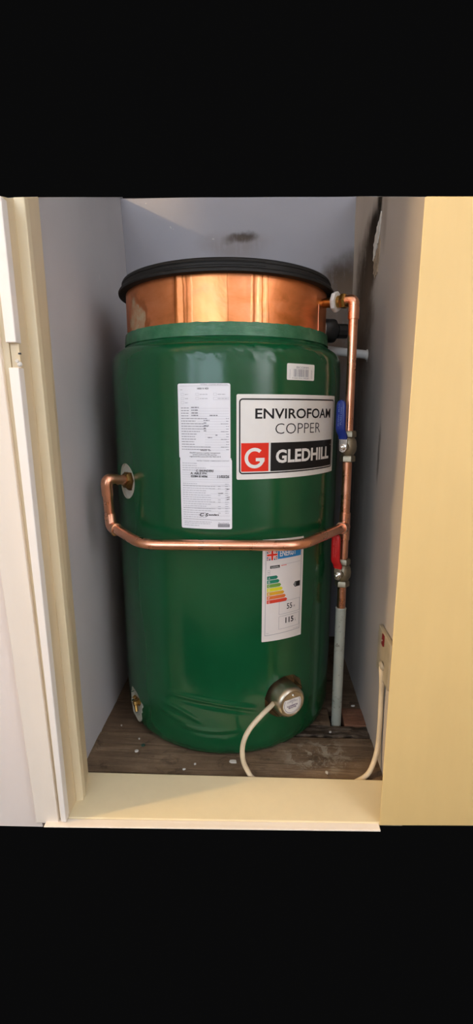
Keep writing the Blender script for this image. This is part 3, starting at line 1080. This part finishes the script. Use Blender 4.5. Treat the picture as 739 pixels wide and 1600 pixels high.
for body_, a, b, v0_, v1_, bo, sh in (('C. SAUNDERS', -9.0, -1.5, .5402, .5438, .035, .15), ('A. ABLE P/V.', -11.5, -4.2, .5358, .5394, .03, .12), ('02084 814096', -11.3, -4.1, .5308, .5345, .035, .12),
                                     ('11/03/26', -.1, 4.9, .5302, .5352, .03, .18), ('C S', -7.7, -3.9, .4655, .4712, .03, .22), ('aunders', -3.9, .6, .4672, .4702, .04, .25)):
    line(sp, M['ink'], 'handwriting', body_, U(a), U(b), v0_, v1_, H2, bo, sh)
for (a, b, v) in ((3.8, 4.9, .5110), (.5, 2.3, .5040), (3.9, 5.1, .4975), (3.9, 5.0, .4940)):
    mb = MB(); poly(mb, [(U(a), v), (U(b), v + .0007), (U(b) + .0004, v + .0017), (U(a), v + .0011)], H2)
    obj('pen_stroke', mb, M['ink'], sp, smooth=0)

# film seam down the right of the skin
mb = MB()
pts = [(60.5, .728, .2232), (63.5, .705, .2256), (65.2, .685, .2256), (66.5, .655, .2256)]
for (a, z, r), (b, z2, r2) in zip(pts, pts[1:]):
    mb.add([on(a, z, r), on(a + .55, z, r), on(b + .55, z2, r2), on(b, z2, r2)], [(0, 3, 2, 1)])
obj('film_seam', mb, plain('tan_seam_edge', (.14, .15, .05), .4), tank, smooth=0)

# immersion heater cap in its recess
PH, HZ = 31.3, .1165
ax = rad(PH)
Mx = along(on(PH, HZ, RB - .028), ax)
mb = MB()
mb.lathe([(0, 0), (.0295, 0), (.0295, .050), (.0290, .0545), (.0270, .0580), (.0245, .0592), (.0228, .0588), (.0220, .0582), (0, .0582)], 64, Mx)
capo = obj('heater_cap', mb, M['cap_metal'], tank)
tag(capo, 'satin metal immersion heater cap')
tx = Vector((math.cos(math.radians(PH)), math.sin(math.radians(PH)), 0))
c0 = on(PH, HZ, RB - .028 + .0585)
def face(u, v, h=0.0): return c0 + tx * u + Vector((0, 0, v)) + ax * h
mb = MB()
pts = []
for i in range(33):
    a = math.radians(148 + (392 - 148) * i / 32)
    pts.append((.0195 * math.cos(a), .0195 * math.sin(a) - .001))
mb.add([face(u, v) for u, v in pts], [tuple(range(len(pts)))])
st = obj('round_sticker', mb, M['sticker'], capo, smooth=0)
mb = MB()
for r0, r1 in ((.0168, .0175),):
    vs, fs = [], []
    for i in range(33):
        a = math.radians(150 + (390 - 150) * i / 32)
        vs += [face(r0 * math.cos(a), r0 * math.sin(a) - .001, .0003), face(r1 * math.cos(a), r1 * math.sin(a) - .001, .0003)]
    for i in range(32): fs.append((2 * i, 2 * i + 2, 2 * i + 3, 2 * i + 1))
    mb.add(vs, fs)
obj('sticker_ring', mb, M['purple_ink'], capo, smooth=0)
fw = lambda u, v: face(u, v, .0003)
# the cap is screwed in with its sticker upside down
for body_, hw_, v0_, v1_, bo in (('BACKER', .0085, -.0062, -.0095, .03), ('ELEMENTS', .0115, -.0025, -.0055, .03), ('27', .0015, .0022, .0000, .02),
                                 ('DISCONNECT', .0110, .0050, .0033, .01), ('SUPPLY', .0060, .0074, .0058, .01)):
    line(capo, M['purple_ink'], 'sticker_lettering', body_, hw_, -hw_, v0_, v1_, 0, bo, fn=fw)
mb = MB(); mb.lathe([(0, 0), (.0030, 0), (.0030, .0008), (.0022, .0018), (0, .0020)], 16, along(face(.002, .0155), ax))
obj('cap_screw', mb, M['steel'], capo)

# ------------------------------------------------------------------ pipework
def elbow_sock(mb, path, r, i0, i1):
    pass

# looping return pipe: from the left port, round the front, to the tee on the riser
a0 = rad(-52)
s0 = on(-50.5, .513, RB - .004)
E1 = Vector((-.2010, -.180, .5205))
E2 = Vector((-.2010, -.170, .434))
TEE = Vector((.2335, -.1035, .4215))
L1, L2 = Vector((-.125, -.2475, .4215)), Vector((.135, -.2475, .4235))
loop = empty('copper_loop_pipe', E2)
tag(loop, 'bright copper pipe bent round the front of the green cylinder', 'pipe')
RP = .0088
pth = fillet([s0 + (E1 - s0).normalized() * .002, E1, E2, L1, L2, TEE], .030, 12)
# tight elbow corners first two, long bends after
pth = [s0] + fillet([s0, E1, E2 + Vector((0, 0, .012))], .013, 10)[1:]
obj('elbow_pipe', MB().tube(pth, RP, 24), M['copper'], loop)
pth2 = fillet([E2 + Vector((0, 0, .022)), E2 + Vector((.002, -.002, .0)), E2 + Vector((.016, -.016, -.006))], .010, 8)
obj('lower_elbow', MB().tube(pth2, RP + .0014, 24), M['copper'], loop)
run = fillet([E2 + Vector((.002, -.002, 0)), L1, L2, TEE], .070, 16)
obj('bent_run', MB().tube(run, RP, 24), M['copper'], loop)
# elbow sockets and solder rings
def sleeve(a, b, r): return MB().tube([a, a + (b - a) * .5, b], r, 24)
d1 = (E1 - s0).normalized()
obj('elbow_socket', MB().tube(fillet([E1 - d1 * .024, E1, E1 + (E2 + Vector((0, 0, .012)) - E1).normalized() * .030], .013, 10), RP + .0013, 24), M['copper'], loop)
mb = MB()
q = (L1 - E2).normalized()
c = E2 + q * .022
mb.tube([c - q * .0012, c + q * .0012], RP + .0022, 24)
obj('solder_ring', mb, M['solder'], loop)
mb = MB()
c = TEE - (TEE - L2).normalized() * .018
q = (TEE - L2).normalized()
mb.tube([c - q * .0010, c + q * .0010], RP + .0030, 24)
obj('solder_ring', mb, M['solder'], loop)
Mx = along(s0 + d1 * .000, d1)
mb = MB().lathe([(0, -.004), (.0165, -.004), (.0165, .007), (.0135, .0085), (.0120, .012), (0, .012)], 6, Mx)
mb.lathe([(.0190, -.006), (.0190, -.002), (.0100, -.002)], 24, Mx)
obj('union_nut', mb, M['dark_brass'], loop)
# tee and stub below/above it
mb = MB()
lean = lambda z: Vector((.2350 - .0055 * z / .85, -.100, z))
mb.tube([lean(.395), lean(.448)], RP + .0014, 24)
mb.tube([TEE - q * .020, TEE + Vector((0, .002, 0))], RP + .0014, 24)
mb.tube([lean(.352), lean(.40)], RP, 24)
mb.tube([lean(.44), lean(.545)], RP, 24)
obj('tee_piece', mb, M['copper'], loop)

# upper riser with its elbow and the brass connector through the copper band
rz = empty('copper_riser', lean(.60))
tag(rz, 'upright copper pipe with a top elbow beside the cylinder', 'pipe')
TOP = Vector((.2295, -.100, .8265))
CN = Vector((.176, -.062, .8285))
dc = (CN - TOP).normalized()
pth = fillet([lean(.598), TOP, TOP + dc * .022], .015, 12)
obj('riser_pipe', MB().tube(pth, RP - .0008, 24), M['copper'], rz)
obj('top_elbow', MB().tube(fillet([lean(.795), TOP, TOP + dc * .018], .0155, 12), RP + .0009, 24), M['copper'], rz)
Mx = along(TOP + dc * .014, dc)
mb = MB().lathe([(0, 0), (.0120, 0), (.0128, .003), (.0128, .009), (.0115, .011), (0, .011)], 6, Mx)
mb.lathe([(.0085, .010), (.0100, .011), (.0100, .026), (0, .026)], 24, Mx)
mb.lathe([(.0085, .026), (.0088, .032), (.0075, .052), (0, .052)], 20, Mx)
obj('brass_connector', mb, M['brass'], rz)
Mx = along(TOP + dc * .031, dc)
mb = MB().lathe([(0, 0), (.0165, 0), (.0175, .0015), (.0175, .006), (.0165, .0075), (0, .0075)], 8, Mx)
obj('backnut', mb, M['white_plastic'], rz)

mb = MB().tube([on(61.5, z_, .1934) + Vector((.0004 * math.sin(z_ * 900), 0, 0)) for z_ in (.776, .784, .792, .80, .808, .816, .822)], .0007, 8)
obj('solder_run', mb, M['copper'], tank)

# black screw coupling and white overflow pipe at the shoulder
bk = empty('overflow_connector', (.232, .03, .79))
tag(bk, 'black plastic screw coupling on the copper band behind the riser', 'connector')
d = Vector((.93, .22, 0)).normalized(); p = Vector((.190, .010, .793))
Mx = along(p, d)
mb = MB().lathe([(0, 0), (.0215, 0), (.0225, .004), (.0225, .020), (.0215, .024), (.0140, .0255), (0, .0255)], 32, Mx)
obj('coupling_body', mb, M['black'], bk)
mb = MB().lathe([(0, .024), (.0120, .024), (.0120, .030), (.0142, .0305), (.0142, .050), (.0125, .051), (0, .051)], 10, Mx)
obj('coupling_nut', mb, M['black'], bk)
obj('washer', MB().lathe([(0, -.003), (.0205, -.003), (.0205, .0005), (0, .0005)], 32, Mx), M['white_plastic'], bk)

ov = empty('overflow_pipe', (.26, .06, .755))
tag(ov, 'short white plastic pipe running from the cylinder into the mouldy wall', 'pipe')
mb = MB().tube([(.205, .060, .762), (.2935, .072, .7535)], .0088, 24)
obj('pipe_length', mb, M['grey_plastic'], ov)
mb = MB().lathe([(.0088, 0), (.0115, 0), (.0105, .004), (.0088, .005)], 20, along((.2945, .072, .7535), (-1, -.1, .08)))
mb.add([(.2935, .060, .745), (.2935, .082, .745), (.2935, .072, .735), (.2905, .071, .7465)], [(0, 1, 2), (0, 2, 3), (1, 3, 2)])
obj('plaster_collar', mb, M['flake'], ov)

# lever ball valves
def valve(z, kind, label):
    c = lean(z)
    r = empty('ball_valve', c)
    tag(r, label, 'valve', 'lever ball valves on the riser')
    up = (lean(z + .1) - lean(z)).normalized()
    Mx = along(c, up)
    mb = MB().lathe([(0, -.016), (.0110, -.016), (.0125, -.013), (.0150, -.009), (.0162, 0), (.0150, .009), (.0132, .013), (.0110, .016), (0, .016)], 32, Mx)
    sd = Vector((-.55, -.83, 0)).normalized()
    mb.lathe([(0, .010), (.0085, .010), (.0085, .0185), (.0070, .020), (0, .020)], 20, along(c, sd))
    obj('valve_body', mb, M['nickel'], r)
    for k, zo in ((-1, -.0285), (1, .0165)):
        Mn = along(c + up * zo, up)
        obj('compression_nut', MB().lathe([(0, 0), (.0125, 0), (.0142, .0015), (.0142, .0095), (.0125, .0120), (.0095, .0120), (0, .0120)], 6, Mn, .3), M['nickel'], r)
    # steel lever plate rising from the spindle, then the vinyl grip
    base = c + sd * .0215
    side = Vector((.83, -.55, 0)).normalized()
    def lp_(u, v, w_): return base + side * u + Vector((0, 0, v)) + sd * w_
    off = -.002
    outl = [(-.0070, -.004), (-.0045, -.0085), (0, -.0100), (.0045, -.0085), (.0070, -.004), (.0075, .010), (.0075, .020), (-.0075, .020), (-.0075, .010)]
    mb = MB()
    nn = len(outl)
    mb.add([lp_(u, v, .0000) for u, v in outl] + [lp_(u, v, .0022) for u, v in outl],
           [tuple(range(nn))[::-1], tuple(range(nn, 2 * nn))] + [(i, (i + 1) % nn, nn + (i + 1) % nn, nn + i) for i in range(nn)])
    obj('lever_plate', mb, M['steel'], r, smooth=0, bevel=.0004)
    mb = MB().lathe([(0, 0), (.0056, 0), (.0056, .0035), (.0046, .0042), (.0024, .0042), (.0024, .0070), (.0015, .0076), (0, .0076)], 12, along(lp_(0, 0, .0020), sd))
    obj('spindle_nut', mb, M['steel'], r)
    # grip: rounded flat bar kicked outwards near its foot
    sec = []
    hw, ht = .0088, .0042
    path = [(0, .014, .0012), (off * .3, .020, .0016), (off, .028, .0070), (off * 1.2, .034, .0088), (off * 1.3, .060, .0090), (off * 1.4, .074, .0090), (off * 1.4, .080, .0088), (off * 1.4, .083, .0086)]
    scl = [.85, .98, 1, 1, 1, .97, .80, .35]
    vs, fs = [], []
    NN = 20
    for (u, v, w_), k in zip(path, scl):
        for i in range(NN):
            a = 2 * PI * i / NN
            cu, su = math.cos(a), math.sin(a)
            cu = math.copysign(abs(cu) ** .6, cu); su = math.copysign(abs(su) ** .6, su)
            vs.append(lp_(u + hw * k * cu, v, w_ + ht * (k ** .5) * su))
    for j in range(len(path) - 1):
        for i in range(NN):
            i2 = (i + 1) % NN
            fs.append((j * NN + i, (j + 1) * NN + i, (j + 1) * NN + i2, j * NN + i2))
    fs += [tuple(range(NN)), tuple(range((len(path) - 1) * NN, len(path) * NN))[::-1]]
    mb = MB().add(vs, fs)
    g = obj('lever_grip', mb, M[kind], r, smooth=60)
    tag(g, kind + ' vinyl lever grip')
    fn = lambda a, b: lp_(off * 1.3 - b, .036 + a, .0137)
    line(g, M[kind + '_print'], 'grip_lettering', 'FLOW  MAX', .002, .042, .0010, .0035, 0, .01, fn=fn)
    line(g, M[kind + '_print'], 'grip_lettering', 'PUSH ON', .004, .034, -.0035, -.0008, 0, .01, fn=fn)
    return r
valve(.5735, 'blue', 'ball valve with a blue lever, upper one on the copper riser')
valve(.3285, 'red', 'ball valve with a red lever, below the copper tee')

tl = empty('copper_tail', lean(.25))
tag(tl, 'short copper tail below the red valve, above the grey pipe', 'pipe')
obj('pipe_length', MB().tube([lean(.235), lean(.302)], RP - .0004, 24), M['copper'], tl)
op = MB()
op.tube([lean(-.024), lean(.10), lean(.2535)], .0102, 28)
op.tube([lean(.2530), lean(.2550)], lambda t: .0108 - .001 * t, 28)
op = obj('floor_pipe', op, M['old_pipe'], loc=lean(-.024))
tag(op, 'flaking grey-white painted pipe rising out of the floorboards', 'pipe')

# ------------------------------------------------------------------ switch, flex, flakes
sw = empty('fused_switch', (.294, -.225, .19))
tag(sw, 'beige fused switch with a red rocker on the right cupboard wall', 'switch')
mb = MB().box((.2865, -.268, .178), (.2945, -.188, .262))
obj('switch_plate', mb, M['switch'], sw, smooth=0, bevel=.002)
mb = MB().hexa([(.2840, -.2315, .2400), (.2840, -.2195, .2400), (.2870, -.2195, .2400), (.2870, -.2315, .2400)],
               [(.2850, -.2315, .2600), (.2850, -.2195, .2600), (.2870, -.2195, .2600), (.2870, -.2315, .2600)])
rk = obj('rocker', mb, M['rocker'], sw, smooth=0, bevel=.0008)
obj('neon', MB().lathe([(0, 0), (.0013, 0), (.0008, .0008), (0, .001)], 10, along((.2843, -.2255, .2495), (-1, 0, 0))), M['flake'], rk)
mb = MB().lathe([(0, 0), (.0085, 0), (.0075, .004), (.005, .006), (0, .006)], 20, along((.2865, -.232, .205), (-1, 0, -.3)))
obj('flex_outlet', mb, M['switch'], sw)

cable = [(.1035, -.196, .098), (.0985, -.212, .1105), (.0942, -.2275, .1160), (.0790, -.2460, .1120), (.0617, -.2620, .1010), (.0500, -.2700, .0850), (.0445, -.2740, .0650),
         (.0455, -.2735, .0400), (.0520, -.2700, .0180), (.0640, -.2680, -.0030), (.0900, -.2675, -.0120), (.16, -.2660, -.0130), (.225, -.2655, -.0110),
         (.2500, -.2640, -.0010), (.2680, -.2560, .0075), (.2800, -.2440, .0240), (.2860, -.2380, .0500), (.2880, -.2340, .0900), (.2885, -.2290, .1300), (.2870, -.2300, .1700), (.2845, -.2315, .1980), (.2855, -.2318, .2035)]
cb = MB().tube(spline(cable, 8), .0044, 14)
cb = obj('power_flex', cb, M['flex'], loc=(.0520, -.2700, .0180))
tag(cb, 'cream power flex from the immersion heater cap to the wall switch', 'cable')

def flake(x, y, sx, sy, ang, mat, label, z=.0012):
    mb = MB()
    rr = random.Random(int(x * 9999))
    n_ = 8
    top, bot = [], []
    for i in range(n_):
        a = 2 * PI * i / n_
        k = rr.uniform(.7, 1.15)
        u, v = sx * k * math.cos(a), sy * k * math.sin(a)
        X, Y = x + u * math.cos(ang) - v * math.sin(ang), y + u * math.sin(ang) + v * math.cos(ang)
        top.append((X, Y, z + .0014)); bot.append((X, Y, z - .0012))
    mb.add(top + bot, [tuple(range(n_)), tuple(range(n_, 2 * n_))[::-1]] + [(i + n_, (i + 1) % n_ + n_, (i + 1) % n_, i) for i in range(n_)])
    o = obj('paint_flake', mb, mat, smooth=0, loc=(x, y, z))
    tag(o, label, 'paint flake', 'paint flakes on the floorboards')
green_chip = plain('green_film_scrap', (.02, .06, .045), .5)
FLK = [((-.161, -.215), .0034, .0030, .3, 'flake', 'rounded white paint flake on the front floorboard, left of the cylinder'),
       ((-.152, -.199), .0042, .0032, .8, 'chip', 'dark green scrap on the front floorboard, beside a white flake'),
       ((-.164, -.181), .0018, .0014, .1, 'flake', 'tiny pale flake behind the dark green scrap'),
       ((-.211, -.143), .0016, .0014, .1, 'flake', 'tiny white flake on the second floorboard, near the left wall'),
       ((.026, -.2335), .0075, .0042, .1, 'flake', 'largest white flake, at the foot of the cylinder beside the cream flex'),
       ((-.044, -.243), .0022, .0018, .5, 'flake', 'small pale flake in front of the middle of the cylinder'),
       ((-.062, -.257), .0028, .0014, .2, 'flake', 'small pale flake at the back edge of the threshold'),
       ((.1955, -.2515), .0024, .0032, .4, 'flake', 'small white flake on the front floorboard, right of the flex loop'),
       ((.2170, -.1400), .0026, .0020, .2, 'flake', 'white flake on the rotten board in front of the grey pipe'),
       ((.2790, -.0500), .0040, .0022, .1, 'flake', 'white flake on the board joint behind the grey pipe')]
for (x, y), sx, sy, an, mt, lb in FLK:
    flake(x, y, sx, sy, an, M['flake'] if mt == 'flake' else green_chip, lb, .0016)
